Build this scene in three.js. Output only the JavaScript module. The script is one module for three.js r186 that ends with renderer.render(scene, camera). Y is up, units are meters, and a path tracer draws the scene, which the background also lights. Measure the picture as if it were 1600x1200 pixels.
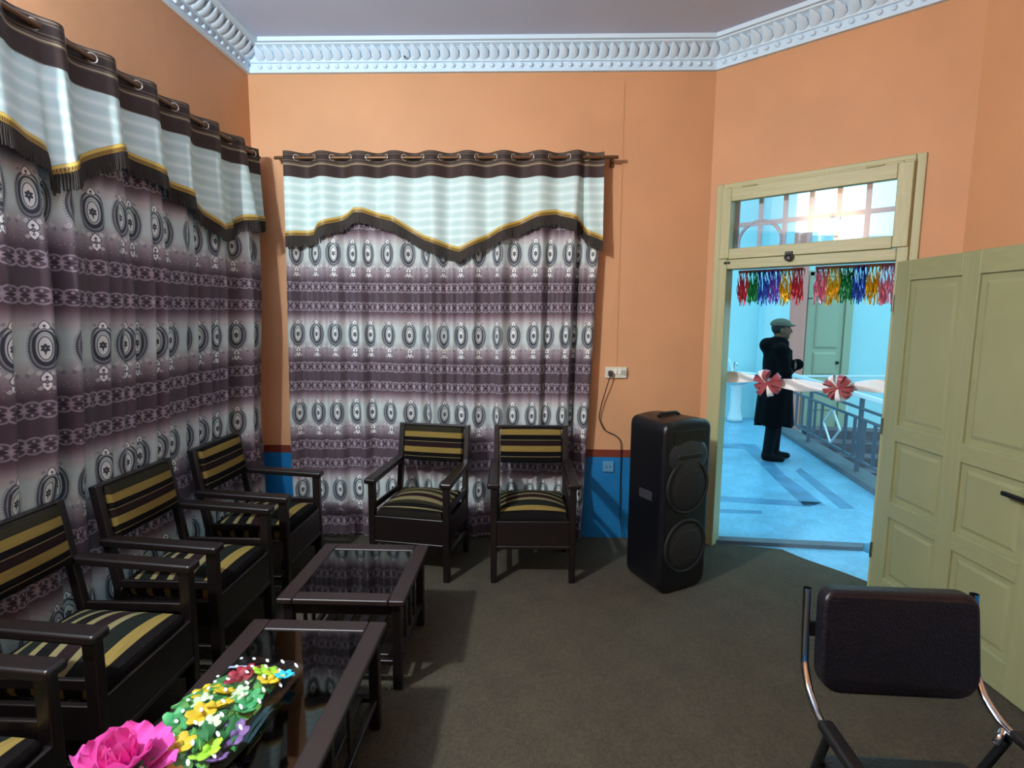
import * as THREE from 'three';
import { RoundedBoxGeometry } from 'three/addons/geometries/RoundedBoxGeometry.js';
import { mergeGeometries, mergeVertices } from 'three/addons/utils/BufferGeometryUtils.js';
import { MarchingCubes } from 'three/addons/objects/MarchingCubes.js';

// ------------------------------------------------------------------ camera, sky, lamp, exposure
const scene = new THREE.Scene();
const camera = new THREE.PerspectiveCamera(69.83, 4 / 3, 0.05, 100);
camera.position.set(2.104, 1.75, 4.256);
camera.rotation.order = 'YXZ';
camera.rotation.set(THREE.MathUtils.degToRad(-6.878), THREE.MathUtils.degToRad(1.75), THREE.MathUtils.degToRad(0.392));
scene.add(camera);
scene.background = new THREE.Color().setRGB(0.72, 1.62, 2.05);      // cold overcast sky
const LAMP_POS = new THREE.Vector3(0.155, 3.07, 3.36), LAMP_CD = 33;
const renderer = new THREE.WebGLRenderer();
renderer.toneMapping = THREE.LinearToneMapping;
renderer.toneMappingExposure = 1.0;
renderer.shadowMap.enabled = true;

// ------------------------------------------------------------------ helpers
let seed = 20240611;
const rnd = () => { seed = (seed * 1664525 + 1013904223) >>> 0; return seed / 4294967296; };
const rr = (a, b) => a + (b - a) * rnd();
const used = new Map();
function numbered(n) { const k = used.get(n) ?? 0; used.set(n, k + 1); return k ? `${n}_${String(k).padStart(3, '0')}` : n; }
function tag(o, label, category, group, kind) {
  o.userData.label = label; if (category) o.userData.category = category; if (group) o.userData.group = group; if (kind) o.userData.kind = kind; return o;
}
function thing(name, label, category, [x, y, z] = [0, 0, 0], turn = 0, group, kind) {
  const o = new THREE.Group(); o.name = numbered(name); o.position.set(x, y, z); o.rotation.y = turn; scene.add(o);
  return tag(o, label, category, group, kind);
}
function part(name, g, m, parent, label) {
  const o = new THREE.Mesh(Array.isArray(g) ? mergeGeometries(g.map(clean)) : g, m); o.name = name; parent.add(o); if (label) o.userData.label = label; return o;
}
function solo(name, g, m, label, category, group, kind) {
  const o = new THREE.Mesh(Array.isArray(g) ? mergeGeometries(g.map(clean)) : g, m); o.name = numbered(name); scene.add(o); return tag(o, label, category, group, kind);
}
function clean(g) { g = g.index ? g.toNonIndexed() : g; for (const k of Object.keys(g.attributes)) if (!['position', 'normal', 'uv'].includes(k)) g.deleteAttribute(k); return g; }
const bx = (w, h, d, x = 0, y = 0, z = 0) => new THREE.BoxGeometry(w, h, d).translate(x, y, z);
const rb = (w, h, d, x = 0, y = 0, z = 0, r = 0.006, s = 2) => new RoundedBoxGeometry(w, h, d, s, Math.min(r, w / 2.01, h / 2.01, d / 2.01)).translate(x, y, z);
const cyl = (r0, r1, h, x = 0, y = 0, z = 0, n = 20) => new THREE.CylinderGeometry(r1, r0, h, n).translate(x, y, z);
const V = (x, y, z) => new THREE.Vector3(x, y, z);
const tube = (pts, r, n = 40, k = 8) => new THREE.TubeGeometry(new THREE.CatmullRomCurve3(pts.map((p) => V(...p)), false, 'catmullrom', 0.25), n, r, k);
function bar(a, b, w, d) {                                            // square bar between two points
  const A = V(...a), B = V(...b), l = A.distanceTo(B), g = rb(w, l, d, 0, 0, 0, Math.min(w, d) * 0.18);
  g.applyQuaternion(new THREE.Quaternion().setFromUnitVectors(V(0, 1, 0), B.clone().sub(A).normalize()));
  return g.translate((A.x + B.x) / 2, (A.y + B.y) / 2, (A.z + B.z) / 2);
}
function prism(poly, y0, y1) {                                        // polygon in x,z standing from y0 to y1
  const s = new THREE.Shape(poly.map(([x, z]) => new THREE.Vector2(x, -z)));
  return new THREE.ExtrudeGeometry(s, { depth: y1 - y0, bevelEnabled: false }).rotateX(-Math.PI / 2).translate(0, y0, 0);
}
function gridGeom(nu, nv, fn) {
  const pos = [], uv = [], idx = [];
  for (let j = 0; j <= nv; j++) for (let i = 0; i <= nu; i++) { const [p, t] = fn(i / nu, j / nv); pos.push(...p); uv.push(...t); }
  for (let j = 0; j < nv; j++) for (let i = 0; i < nu; i++) { const a = j * (nu + 1) + i, b = a + nu + 1; idx.push(a, b, a + 1, a + 1, b, b + 1); }
  const g = new THREE.BufferGeometry(); g.setAttribute('position', new THREE.Float32BufferAttribute(pos, 3)); g.setAttribute('uv', new THREE.Float32BufferAttribute(uv, 2));
  g.setIndex(idx); g.computeVertexNormals(); return g;
}
const lerpPts = (pts, u) => {
  if (u <= pts[0][0]) return pts[0][1];
  for (let i = 1; i < pts.length; i++) if (u <= pts[i][0]) { const [a, b] = [pts[i - 1], pts[i]]; return a[1] + (b[1] - a[1]) * (u - a[0]) / (b[0] - a[0]); }
  return pts[pts.length - 1][1];
};
// ---- textures
const lat = new Float32Array(256 * 256).map(() => rnd());
function vnoise(x, y, per) {
  const xi = Math.floor(x), yi = Math.floor(y), fx = x - xi, fy = y - yi, w = (t) => t * t * (3 - 2 * t), P = (a, b) => lat[((((b % per) + per) % per) & 255) * 256 + ((((a % per) + per) % per) & 255)];
  const a = P(xi, yi), b = P(xi + 1, yi), c = P(xi, yi + 1), d = P(xi + 1, yi + 1); return a + (b - a) * w(fx) + (c - a) * w(fy) + (a - b - c + d) * w(fx) * w(fy);
}
function dataTex(n, fn, srgb, rep = 1) {
  const a = new Uint8Array(n * n * 4);
  for (let y = 0; y < n; y++) for (let x = 0; x < n; x++) { const c = fn(x / n, y / n), k = (y * n + x) * 4; for (let i = 0; i < 3; i++) a[k + i] = Math.max(0, Math.min(255, Math.round(255 * (Array.isArray(c) ? c[i] : c)))); a[k + 3] = 255; }
  const t = new THREE.DataTexture(a, n, n); t.wrapS = t.wrapT = THREE.RepeatWrapping; t.magFilter = THREE.LinearFilter; t.minFilter = THREE.LinearMipmapLinearFilter; t.generateMipmaps = true; if (srgb) t.colorSpace = THREE.SRGBColorSpace; t.repeat.set(rep, rep); t.needsUpdate = true; return t;
}
function canvasTex(w, h, draw, srgb = true) {
  const c = document.createElement('canvas'); c.width = w; c.height = h; draw(c.getContext('2d'), w, h);
  const t = new THREE.CanvasTexture(c); t.wrapS = t.wrapT = THREE.RepeatWrapping; if (srgb) t.colorSpace = THREE.SRGBColorSpace; return t;
}
const fbm = (u, v, f, o = 4) => { let s = 0, a = 0.5, n = 0; for (let i = 0; i < o; i++) { s += a * vnoise(u * f, v * f, f); n += a; a /= 2; f *= 2; } return s / n; };
const mottle = (lo, hi, f) => dataTex(256, (u, v) => { const t = lo + (hi - lo) * fbm(u, v, f, 5); return t; }, true, 0.5);
const plasterBump = dataTex(256, (u, v) => 0.6 * fbm(u, v, 16, 4) + 0.4 * fbm(u, v, 4, 3), false, 1.2);
const std = (color, roughness = 0.7, more = {}) => new THREE.MeshPhysicalMaterial({ color, roughness, side: THREE.DoubleSide, ...more });

const M = {
  wall: std('#d8a174', 0.62, { map: mottle(0.9, 1.0, 4), bumpMap: plasterBump, bumpScale: 0.0015 }),
  dado: std('#1a78b4', 0.42, { map: mottle(0.86, 1.0, 8), bumpMap: plasterBump, bumpScale: 0.003 }),
  stripe: std('#74301f', 0.5),
  ceiling: std('#c8d6f2', 0.9, { map: mottle(0.94, 1, 4) }),
  plasterwork: std('#d2ebfd', 0.7),  // cornice plaster, with the blue cast of cool daylight put into its colour
  concrete: std('#86857f', 0.9, { map: mottle(0.75, 1, 8) }),
  carpet: std('#554f40', 1, { map: dataTex(256, (u, v) => { const t = 0.62 + 0.38 * (0.55 * fbm(u, v, 64, 2) + 0.45 * fbm(u, v, 4, 3)); return [t, t * 0.99, t * 0.96]; }, true, 1.5), bumpMap: dataTex(256, (u, v) => fbm(u, v, 64, 2), false, 4), bumpScale: 0.006 }),
  doorPaint: std('#9ba077', 0.38, { map: mottle(0.92, 1, 8) }),
  framePaint: std('#bdbd8e', 0.45, { map: mottle(0.85, 1, 8) }),
  black: std('#0d0d0f', 0.45),
  steel: std('#8a8880', 0.35, { metalness: 0.9 }),
  chrome: std('#d8dadd', 0.12, { metalness: 1 }),
  rod: std('#6a4a30', 0.35, { metalness: 0.4 }),
  ring: std('#d9d2c0', 0.25, { metalness: 0.6 }),
  wood: std('#170d0d', 0.38, { clearcoat: 0.3, clearcoatRoughness: 0.3, map: dataTex(256, (u, v) => 0.72 + 0.28 * fbm(u * 1, v * 0.12 + 0.1, 32, 3), true, 2) }),
  tableWood: std('#2b1e1d', 0.42, { clearcoat: 0.25, clearcoatRoughness: 0.35, map: dataTex(256, (u, v) => 0.75 + 0.25 * fbm(u, v * 0.12, 32, 3), true, 2) }),
  glass: new THREE.MeshPhysicalMaterial({ color: '#ffffff', roughness: 0, transmission: 1, thickness: 0, ior: 1.5, side: THREE.DoubleSide }),
  smoked: new THREE.MeshPhysicalMaterial({ color: '#6a6460', roughness: 0.03, transmission: 1, thickness: 0, ior: 1.52, side: THREE.DoubleSide }),
  film: new THREE.MeshPhysicalMaterial({ color: '#f4f6f8', roughness: 0.06, transmission: 1, thickness: 0, ior: 1.45, side: THREE.DoubleSide }),
  vinyl: std('#0c0d16', 0.42, { bumpMap: dataTex(128, (u, v) => fbm(u, v, 32, 2), false, 6), bumpScale: 0.0015 }),
  cabinet: std('#0a0b11', 0.36, { bumpMap: dataTex(128, (u, v) => fbm(u, v, 64, 1), false, 6), bumpScale: 0.001 }),
  grille: std('#1b1c1d', 0.7, { bumpMap: canvasTex(64, 64, (c) => { c.fillStyle = '#fff'; c.fillRect(0, 0, 64, 64); c.fillStyle = '#000'; for (const [x, y] of [[16, 16], [48, 48]]) { c.beginPath(); c.arc(x, y, 12, 0, 7); c.fill(); } }, false), bumpScale: 0.002 }),
  plastic: std('#d9d6c4', 0.4),
  cable: std('#1d1a18', 0.5),
  tile: std('#8accee', 0.3, { map: dataTex(256, (u, v) => 0.72 + 0.28 * (0.6 * fbm(u, v, 8, 4) + 0.4 * fbm(u, v, 64, 2)), true, 0.7) }),
  tileDark: std('#66a0c8', 0.3, { map: mottle(0.75, 1, 16) }),
  kerb: std('#6c7680', 0.7, { map: mottle(0.7, 1, 8) }),
  outWall: std('#c4eef4', 0.8, { map: mottle(0.88, 1, 4) }),
  outPink: std('#f59d8e', 0.8, { map: mottle(0.9, 1, 4) }),
  outDoor: std('#aeb094', 0.5),
  iron: std('#5f6672', 0.5, { metalness: 0.3 }),
  grilleIron: std('#a9b2c8', 0.5),
  whitePipe: std('#dfe6ea', 0.4),
  mauve: std('#7d6f77', 0.9, { map: mottle(0.6, 1, 16) }),
  satinRibbon: std('#ffffff', 0.3),
  bow: std('#b5595e', 0.3),
};

// ------------------------------------------------------------------ room shell
const Wd = 3.436, AN = THREE.MathUtils.degToRad(41.5), HC = 3.524, HT = 3.71, ZR = 5.9, TH = 0.22, SC = 1.495;
const ca = Math.cos(AN), sa = Math.sin(AN);
const D = (s, y, off = 0) => [Wd + s * ca - off * sa, y, s * sa + off * ca];       // point on the entrance wall
const [XR, , ZC] = D(SC, 0);
function wallGeom(x0, x1, holes = [], h = HT + 0.1) {
  const base = [[x0, 0]]; for (const [a, b, c, d] of holes) if (c <= 0) base.push([a, 0], [a, d], [b, d], [b, 0]);   // a doorway is a notch in the outline
  const s = new THREE.Shape([...base, [x1, 0], [x1, h], [x0, h]].map((p) => new THREE.Vector2(...p)));
  for (const [a, b, c, d] of holes) if (c > 0) s.holes.push(new THREE.Path([[a, c], [a, d], [b, d], [b, c]].map((p) => new THREE.Vector2(...p))));
  return new THREE.ExtrudeGeometry(s, { depth: TH, bevelEnabled: false }).translate(0, 0, -TH);
}
function wall(name, label, pos, turn, x0, x1, holes, spans) {
  const w = solo(name, wallGeom(x0, x1, holes), M.wall, label, 'wall', null, 'structure');
  w.position.set(...pos); w.rotation.y = turn;
  for (const [a, b, lo = 0] of spans) {
    part('dado_paint', bx(b - a, 0.665 - lo, 0.004, (a + b) / 2, (0.665 + lo) / 2, 0.0015), M.dado, w, 'glossy blue painted dado');
    part('dado_stripe', bx(b - a, 0.06, 0.005, (a + b) / 2, 0.695, 0.002), M.stripe, w, 'dark red painted line');
  }
  return w;
}
const BW = [0.42, 2.5, 0.3, 2.78], LW = [-3.1, -0.4, 0.3, 2.78];                       // window openings
wall('wall_back', 'orange plaster wall with blue dado behind the two armchairs', [0, 0, 0], 0, -TH, Wd + 0.1, [BW], [[0, BW[0]], [BW[1], Wd], [BW[0], BW[1], 0]].slice(0, 2));
wall('wall_left', 'orange plaster wall behind the long patterned curtain', [0, 0, 0], Math.PI / 2, -ZR, 0, [LW], [[-ZR, LW[0]], [LW[1], 0]]);
wall('wall_entrance', 'slanted orange wall holding the cream door and fanlight', [Wd, 0, 0], -AN, -0.02, SC + 0.1, [[0.1, 1.245, 0, 2.69]], [[0, 0.06], [1.29, SC]]);
wall('wall_right', 'orange wall at the edge beyond the open door leaf', [XR, 0, 0], -Math.PI / 2, ZC, ZR, [], [[ZC, ZR]]);
wall('wall_rear', 'orange wall closing the room behind the viewer', [0, 0, ZR], Math.PI, -XR - TH, TH, [], [[-XR, 0]]);
const roomPoly = [[-TH, -TH], [Wd + 0.12, -TH], [XR + TH, ZC - 0.12], [XR + TH, ZR + TH], [-TH, ZR + TH]];
solo('ceiling', prism(roomPoly, HT, HT + 0.2), M.ceiling, 'pale lilac white flat ceiling of the room', 'ceiling', null, 'structure');
solo('floor', prism([[-TH, -TH], [3.45, -TH], [3.52, 0.06], [4.66, 0.15], [XR + TH, 0.4], [XR + TH, ZR + TH], [-TH, ZR + TH]], -0.15, 0), M.tile, 'bluish stone floor showing beside the carpet at the doorway', 'floor', null, 'structure');
// fitted carpet, cut away at the doorway
solo('carpet', prism([[0.005, 0.005], [Wd, 0.005], [3.53, 0.085], [3.80, 0.115], [4.05, 0.17], [4.14, 0.33], [4.29, 0.52], [4.385, 0.66], [4.545, 0.995], [4.545, ZR - 0.01], [0.005, ZR - 0.01]], 0.0005, 0.007), M.carpet, 'dull brown carpet covering the floor, cut ragged at the doorway', 'carpet');

// plaster cornice: swept profile, leaves and beads as pieces
const prof = [[0, 0], [0.028, 0], [0.028, 0.018], [0.02, 0.024], [0.03, 0.06], [0.044, 0.064], [0.044, 0.074], [0.05, 0.09], [0.07, 0.118], [0.1, 0.142], [0.128, 0.152], [0.13, 0.16], [0.156, 0.16], [0.16, 0.186], [0, 0.186]];
const leafGeo = (() => {
  const g = new THREE.SphereGeometry(1, 7, 5); const p = g.attributes.position;
  for (let i = 0; i < p.count; i++) { const y = p.getY(i); p.setXYZ(i, p.getX(i) * 0.03 * (1.1 - 0.3 * y) + 0.022 * (1 - y * y), y * 0.062, p.getZ(i) * 0.012); }
  g.computeVertexNormals(); return g.rotateX(0.85);
})();
const beadGeo = new THREE.SphereGeometry(1, 7, 5).scale(0.019, 0.017, 0.012);
function cornice(name, label, P0, P1, k0, k1) {
  const a = V(P0[0], HC, P0[1]), b = V(P1[0], HC, P1[1]), L = a.distanceTo(b), turn = -Math.atan2(b.z - a.z, b.x - a.x);
  const pos = [], idx = [];
  const n = prof.length;
  prof.forEach(([o, y]) => { pos.push(o * k0, y, o, L - o * k1, y, o); });
  const tri = [];
  for (let i = 0; i < n; i++) { const j = (i + 1) % n, A = [0, 1, 2].map((k) => pos[i * 6 + k]), B = [3, 4, 5].map((k) => pos[i * 6 + k]), C = [0, 1, 2].map((k) => pos[j * 6 + k]), E = [3, 4, 5].map((k) => pos[j * 6 + k]); tri.push(...A, ...B, ...C, ...C, ...B, ...E); }
  const g = new THREE.BufferGeometry(); g.setAttribute('position', new THREE.Float32BufferAttribute(tri, 3)); g.computeVertexNormals();
  g.setAttribute('uv', new THREE.Float32BufferAttribute(new Array(tri.length / 3 * 2).fill(0), 2));
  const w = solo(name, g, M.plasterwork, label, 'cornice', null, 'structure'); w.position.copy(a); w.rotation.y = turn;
  const s0 = 0.075 * Math.max(k0, 0), s1 = 0.075 * Math.max(k1, 0), sp = 0.07;
  for (let i = 0, N = Math.floor((L - s0 - s1) / sp); i < N; i++) {
    const x = s0 + (i + 0.5) * (L - s0 - s1) / N;
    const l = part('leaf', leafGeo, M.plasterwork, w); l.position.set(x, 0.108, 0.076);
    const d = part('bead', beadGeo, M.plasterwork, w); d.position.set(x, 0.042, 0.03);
  }
}
cornice('trim_1', 'white moulded plaster cornice above the curtained back wall', [0, 0], [Wd, 0], 1, 0.379);
cornice('trim_2', 'white moulded plaster cornice above the long left curtain', [0, 2.6], [0, 0], -0.2, 1);
cornice('trim_3', 'white moulded plaster cornice slanting above the entrance door', [Wd, 0], [XR, ZC], 0.379, 0.45);
cornice('trim_4', 'plain run of white cornice on the wall by the door leaf', [XR, ZC], [XR, ZC + 2.2], 0.45, -0.2);

// windows behind the curtains
function windowUnit(name, label, pos, turn, [a, b, c, d]) {
  const w = thing(name, label, 'window', pos, turn, null, 'structure'), z = -0.13;
  part('window_frame', [bx(0.06, d - c, 0.08, a + 0.03, (c + d) / 2, z), bx(0.06, d - c, 0.08, b - 0.03, (c + d) / 2, z), bx(b - a, 0.06, 0.08, (a + b) / 2, c + 0.03, z), bx(b - a, 0.06, 0.08, (a + b) / 2, d - 0.03, z)], M.framePaint, w);
  for (const t of [1 / 3, 2 / 3]) part('mullion', bx(0.06, d - c - 0.12, 0.06, a + (b - a) * t, (c + d) / 2, z), M.framePaint, w);
  part('transom_bar', bx(b - a - 0.12, 0.05, 0.06, (a + b) / 2, c + (d - c) * 0.72, z), M.framePaint, w);
  part('pane', bx(b - a - 0.1, d - c - 0.1, 0.001, (a + b) / 2, (c + d) / 2, z), M.glass, w);
}
windowUnit('window_1', 'window behind the curtain on the back wall', [0, 0, 0], 0, BW);
windowUnit('window_2', 'window behind the long curtain on the left wall', [0, 0, 0], Math.PI / 2, LW);

// ------------------------------------------------------------------ entrance door
{
  const d = thing('door_1', 'cream painted door standing open under a glazed fanlight', 'door', [Wd, 0, 0], -AN, null, 'structure');
  const s0 = 0.1, s1 = 1.245, zf = -0.03, dep = 0.12;
  part('jamb', rb(0.06, 2.69, dep, s0 + 0.03, 1.345, zf), M.framePaint, d);
  part('jamb', rb(0.06, 2.69, dep, s1 - 0.03, 1.345, zf), M.framePaint, d);
  part('head', rb(s1 - s0 - 0.12, 0.05, dep, (s0 + s1) / 2, 2.665, zf), M.framePaint, d);
  part('transom_bar', rb(s1 - s0 - 0.12, 0.07, dep, (s0 + s1) / 2, 2.145, zf), M.framePaint, d);
  // plaster lip round the frame
  part('architrave', [rb(0.05, 2.72, 0.014, s0 - 0.022, 1.36, 0.006), rb(0.05, 2.72, 0.014, s1 + 0.022, 1.36, 0.006), rb(s1 - s0 - 0.006, 0.04, 0.014, (s0 + s1) / 2, 2.7, 0.006)], M.framePaint, d);
  const g0 = 0.105, g1 = 1.24, sash = new THREE.Group(); sash.name = 'fanlight_sash'; d.add(sash);
  for (const [x, w] of [[0.14, 0.07], [1.2, 0.08]]) part('stile', rb(w, 0.49, 0.05, x, 2.43, 0.02), M.framePaint, sash);
  part('rail', rb(0.986, 0.09, 0.05, 0.6675, 2.63, 0.02), M.framePaint, sash); part('rail', rb(0.986, 0.075, 0.05, 0.6675, 2.217, 0.02), M.framePaint, sash);
  part('pane', bx(1.0, 0.36, 0.002, 0.665, 2.42, 0.015), M.glass, sash);
  for (const x of [0.3, 1.04]) part('hinge', rb(0.1, 0.012, 0.012, x, 2.676, 0.048), M.framePaint, sash);
  const latch = part('latch', [rb(0.05, 0.03, 0.012, 0.585, 2.19, 0.05), new THREE.TorusGeometry(0.022, 0.007, 8, 18).translate(0.585, 2.168, 0.052), rb(0.03, 0.03, 0.014, 0.585, 2.16, 0.05)], M.black, d, 'dark iron pull latch');
  part('catch', [rb(0.02, 0.018, 0.012, 0.15, 2.155, 0.034), rb(0.02, 0.018, 0.012, 0.175, 2.155, 0.034)], M.black, d);
  // iron grille on the outside of the fanlight
  const gr = new THREE.Group(); gr.name = 'fanlight_grille'; d.add(gr);
  for (const x of [0.17, 0.335, 0.5, 0.665, 0.83, 0.995, 1.16]) part('grille_bar', bx(0.03, 0.44, 0.012, x, 2.42, -0.1), M.grilleIron, gr);
  part('grille_bar', bx(1.02, 0.03, 0.014, 0.665, 2.435, -0.1), M.grilleIron, gr);
  part('grille_ring', new THREE.TorusGeometry(0.15, 0.012, 8, 40).translate(0.335, 2.3, -0.1), M.grilleIron, gr);
  // open leaf, hinged on the far jamb, swung back into the room
  const leaf = new THREE.Group(); leaf.name = 'door_leaf'; leaf.userData.label = 'open panelled door leaf'; d.add(leaf);
  leaf.position.set(1.215, 0, 0.045);
  const HL = 2.085, WL = 1.08, T = 0.042, X = [[0, 0.115], [0.485, 0.595], [0.965, WL]];
  // leaf local x runs from hinge to free edge
  for (const [a, b] of X) part('stile', rb(b - a, HL, T, (a + b) / 2, HL / 2 + 0.012, 0, 0.005), M.doorPaint, leaf);
  const Yr = [[0.012, 0.17], [0.56, 0.66], [1.03, 1.13], [1.98, 2.097]];
  for (const [x0, x1] of [[0.115, 0.485], [0.595, 0.965]]) {
    for (const [a, b] of Yr) part('rail', rb(x1 - x0 + 0.004, b - a, T, (x0 + x1) / 2, (a + b) / 2, 0, 0.005), M.doorPaint, leaf);
    for (let i = 0; i < 3; i++) {
      const a = Yr[i][1], b = Yr[i + 1][0], w = x1 - x0, h = b - a;
      const sh = new THREE.Shape([[-w / 2 + 0.05, -h / 2 + 0.05], [w / 2 - 0.05, -h / 2 + 0.05], [w / 2 - 0.05, h / 2 - 0.05], [-w / 2 + 0.05, h / 2 - 0.05]].map((p) => new THREE.Vector2(...p)));
      const f = new THREE.ExtrudeGeometry(sh, { depth: 0.012, bevelEnabled: true, bevelSize: 0.018, bevelThickness: 0.006, bevelSegments: 1 }).translate(0, 0, -0.006);
      const p = part('panel', [bx(w + 0.004, h + 0.004, 0.012), f], M.doorPaint, leaf); p.position.set((x0 + x1) / 2, (a + b) / 2, 0);
    }
  }
  part('handle', [rb(0.045, 0.22, 0.01, 1.03, 0.93, T / 2 + 0.004), cyl(0.011, 0.011, 0.05).rotateX(Math.PI / 2).translate(1.03, 0.97, T / 2 + 0.03), rb(0.14, 0.022, 0.016, 0.975, 0.97, T / 2 + 0.055), cyl(0.012, 0.012, 0.012).rotateX(Math.PI / 2).translate(1.03, 0.88, T / 2 + 0.01)], M.black, leaf, 'black lever handle');
  for (const y of [0.3, 1.1, 1.85]) part('hinge', cyl(0.009, 0.009, 0.1, -0.006, y, T / 2), M.steel, leaf);
  leaf.rotation.y = -(Math.PI / 2 + THREE.MathUtils.degToRad(-2)) + AN;
}
solo('door_sill', prism([[3.5, -0.02], [4.72, 0.075], [4.66, 0.16], [3.53, 0.07]], -0.1, 0.03), M.kerb, 'dark stone sill stepping up to the tiled veranda', 'sill', null, 'structure');

// ------------------------------------------------------------------ curtains
const fabric = canvasTex(360, 1200, (c, w, h) => {                     // one repeat: 0.185 m wide, 0.608 m high
  const Y = (m) => m / 0.608 * h, g = c.createLinearGradient(0, 0, 0, h);
  const plum = '#51424a', mid = '#877a80', pale = '#bfc8c4';
  [[0, mid], [0.05, '#b3a6a6'], [0.12, pale], [0.30, pale], [0.38, '#aaa5a6'], [0.46, '#8b7b82'], [0.56, plum], [0.93, plum], [0.97, '#735a62'], [1, mid]].forEach(([t, k]) => g.addColorStop(t, k));
  c.fillStyle = g; c.fillRect(0, 0, w, h);
  // medallion
  const mx = w / 2, my = Y(0.135);
  c.lineCap = 'round';
  const el = (rx, ry, col, lw, dy = 0) => { c.strokeStyle = col; c.lineWidth = lw; c.beginPath(); c.ellipse(mx, my + dy, rx, ry, 0, 0, 7); c.stroke(); };
  const fe = (rx, ry, col, dy = 0) => { c.fillStyle = col; c.beginPath(); c.ellipse(mx, my + dy, rx, ry, 0, 0, 7); c.fill(); };
  const crescent = (rx, ry, ix, iy, up, col) => { c.fillStyle = col; c.beginPath(); c.ellipse(mx, my, rx, ry, 0, 0, Math.PI * 2); c.ellipse(mx, my - up, ix, iy, 0, 0, Math.PI * 2, true); c.fill('evenodd'); };
  for (let k = 0; k < 54; k++) { const a = k / 54 * Math.PI * 2; if (Math.sin(a) < -0.8) continue; c.fillStyle = '#86858c'; c.beginPath(); c.arc(mx + Math.cos(a) * 134, my + Math.sin(a) * 192, 6, 0, 7); c.fill(); }
  crescent(124, 180, 78, 138, 34, '#55585f'); crescent(104, 158, 88, 146, 20, '#8f9298'); crescent(90, 146, 62, 118, 14, '#3b3d46'); el(60, 112, '#a7a9ab', 6, -4); fe(46, 92, '#dfe0da'); el(46, 92, '#3f414b', 7);
  const petal = (x, y, rx, ry, rot, col) => { c.fillStyle = col; c.beginPath(); c.ellipse(x, y, rx, ry, rot, 0, 7); c.fill(); };
  for (let k = 0; k < 6; k++) { const a = k / 6 * Math.PI * 2 + 0.5; petal(mx + Math.cos(a) * 18, my + Math.sin(a) * 22, 15, 11, a, '#3e414c'); }
  petal(mx, my + 34, 5, 22, 0, '#3e414c');
  const spade = (y, s, flip) => { c.save(); c.translate(mx, y); c.scale(s, s * flip); c.fillStyle = '#f0eeea'; c.strokeStyle = '#454652'; c.lineWidth = 6; c.beginPath(); c.moveTo(0, -46); c.bezierCurveTo(44, -16, 48, 26, 14, 26); c.lineTo(0, 12); c.lineTo(-14, 26); c.bezierCurveTo(-48, 26, -44, -16, 0, -46); c.fill(); c.stroke(); c.fillStyle = '#454652'; c.beginPath(); c.arc(0, -4, 10, 0, 7); c.fill(); c.restore(); };
  spade(my - 176, 1.0, 1); spade(my + 238, 1.15, 1); spade(my + 300, 1.0, -1);
  const curl = (x, y, r, dir, col) => { c.strokeStyle = col; c.lineWidth = 5; c.beginPath(); for (let t = 0; t < 9; t += 0.25) { const q = r * (1 - t / 10); c.lineTo(x + dir * Math.cos(t) * q, y + Math.sin(t) * q); } c.stroke(); };
  for (const s of [-1, 1]) { curl(mx + s * 112, my + 178, 24, s, '#e6e3df'); curl(mx + s * 142, my + 214, 18, -s, '#57555f'); curl(mx + s * 48, my + 196, 20, s, '#f0eeea'); curl(mx + s * 64, my - 190, 16, s, '#6c6a72'); curl(mx + s * 46, my + 318, 18, s, '#eceae6'); }
  for (let k = 0; k < 60; k++) { c.fillStyle = k % 2 ? '#c9c2c2' : '#6a5e66'; c.beginPath(); c.arc(rnd() * w, Y(0.27) + rnd() * 110, 3, 0, 7); c.fill(); }
  // two lace chains
  for (const y0 of [0.385, 0.531]) {
    const y = Y(y0), n = 3, s = w / n;
    c.fillStyle = '#50434c'; c.fillRect(0, y - 62, w, 124);
    for (let i = -1; i <= n; i++) {
      const x = (i + 0.5) * s;
      c.strokeStyle = '#96878f'; c.lineWidth = 16;
      for (const q of [-1, 1]) { c.beginPath(); c.ellipse(x, y + q * 36, s * 0.5, 30, 0, 0, 7); c.stroke(); c.fillStyle = '#9c8e96'; c.beginPath(); c.arc(x, y + q * 40, 13, 0, 7); c.fill(); }
      c.fillStyle = '#3d2b36'; c.beginPath(); c.ellipse(x, y, 38, 15, 0, 0, 7); c.fill();
      c.fillStyle = '#a894a0'; c.beginPath(); c.arc(x + s / 2, y, 17, 0, 7); c.fill();
    }
  }
});
const headerTex = canvasTex(16, 512, (c, w, h) => {
  c.fillStyle = '#4a3a33'; c.fillRect(0, 0, w, h);
  [[0, 14, '#2c2220'], [24, 8, '#8c7a63'], [44, 6, '#2c2220'], [62, 8, '#8c7a63'], [84, 84, '#3b2c28'], [180, 8, '#8c7a63'], [200, 12, '#2c2220'], [226, 8, '#8c7a63'], [250, 26, '#b5a685'], [282, 6, '#6d5a48'], [296, 216, '#43302c']].forEach(([y, d, k]) => { c.fillStyle = k; c.fillRect(0, y, w, d); });
});
const satinTex = canvasTex(64, 256, (c, w, h) => { for (let y = 0; y < h; y++) { const t = Math.pow(0.5 + 0.5 * Math.sin(y / h * Math.PI * 2), 2); c.fillStyle = `rgb(${222 + 31 * t},${234 + 20 * t},${232 + 20 * t})`; c.fillRect(0, y, w, 1); } });
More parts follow.
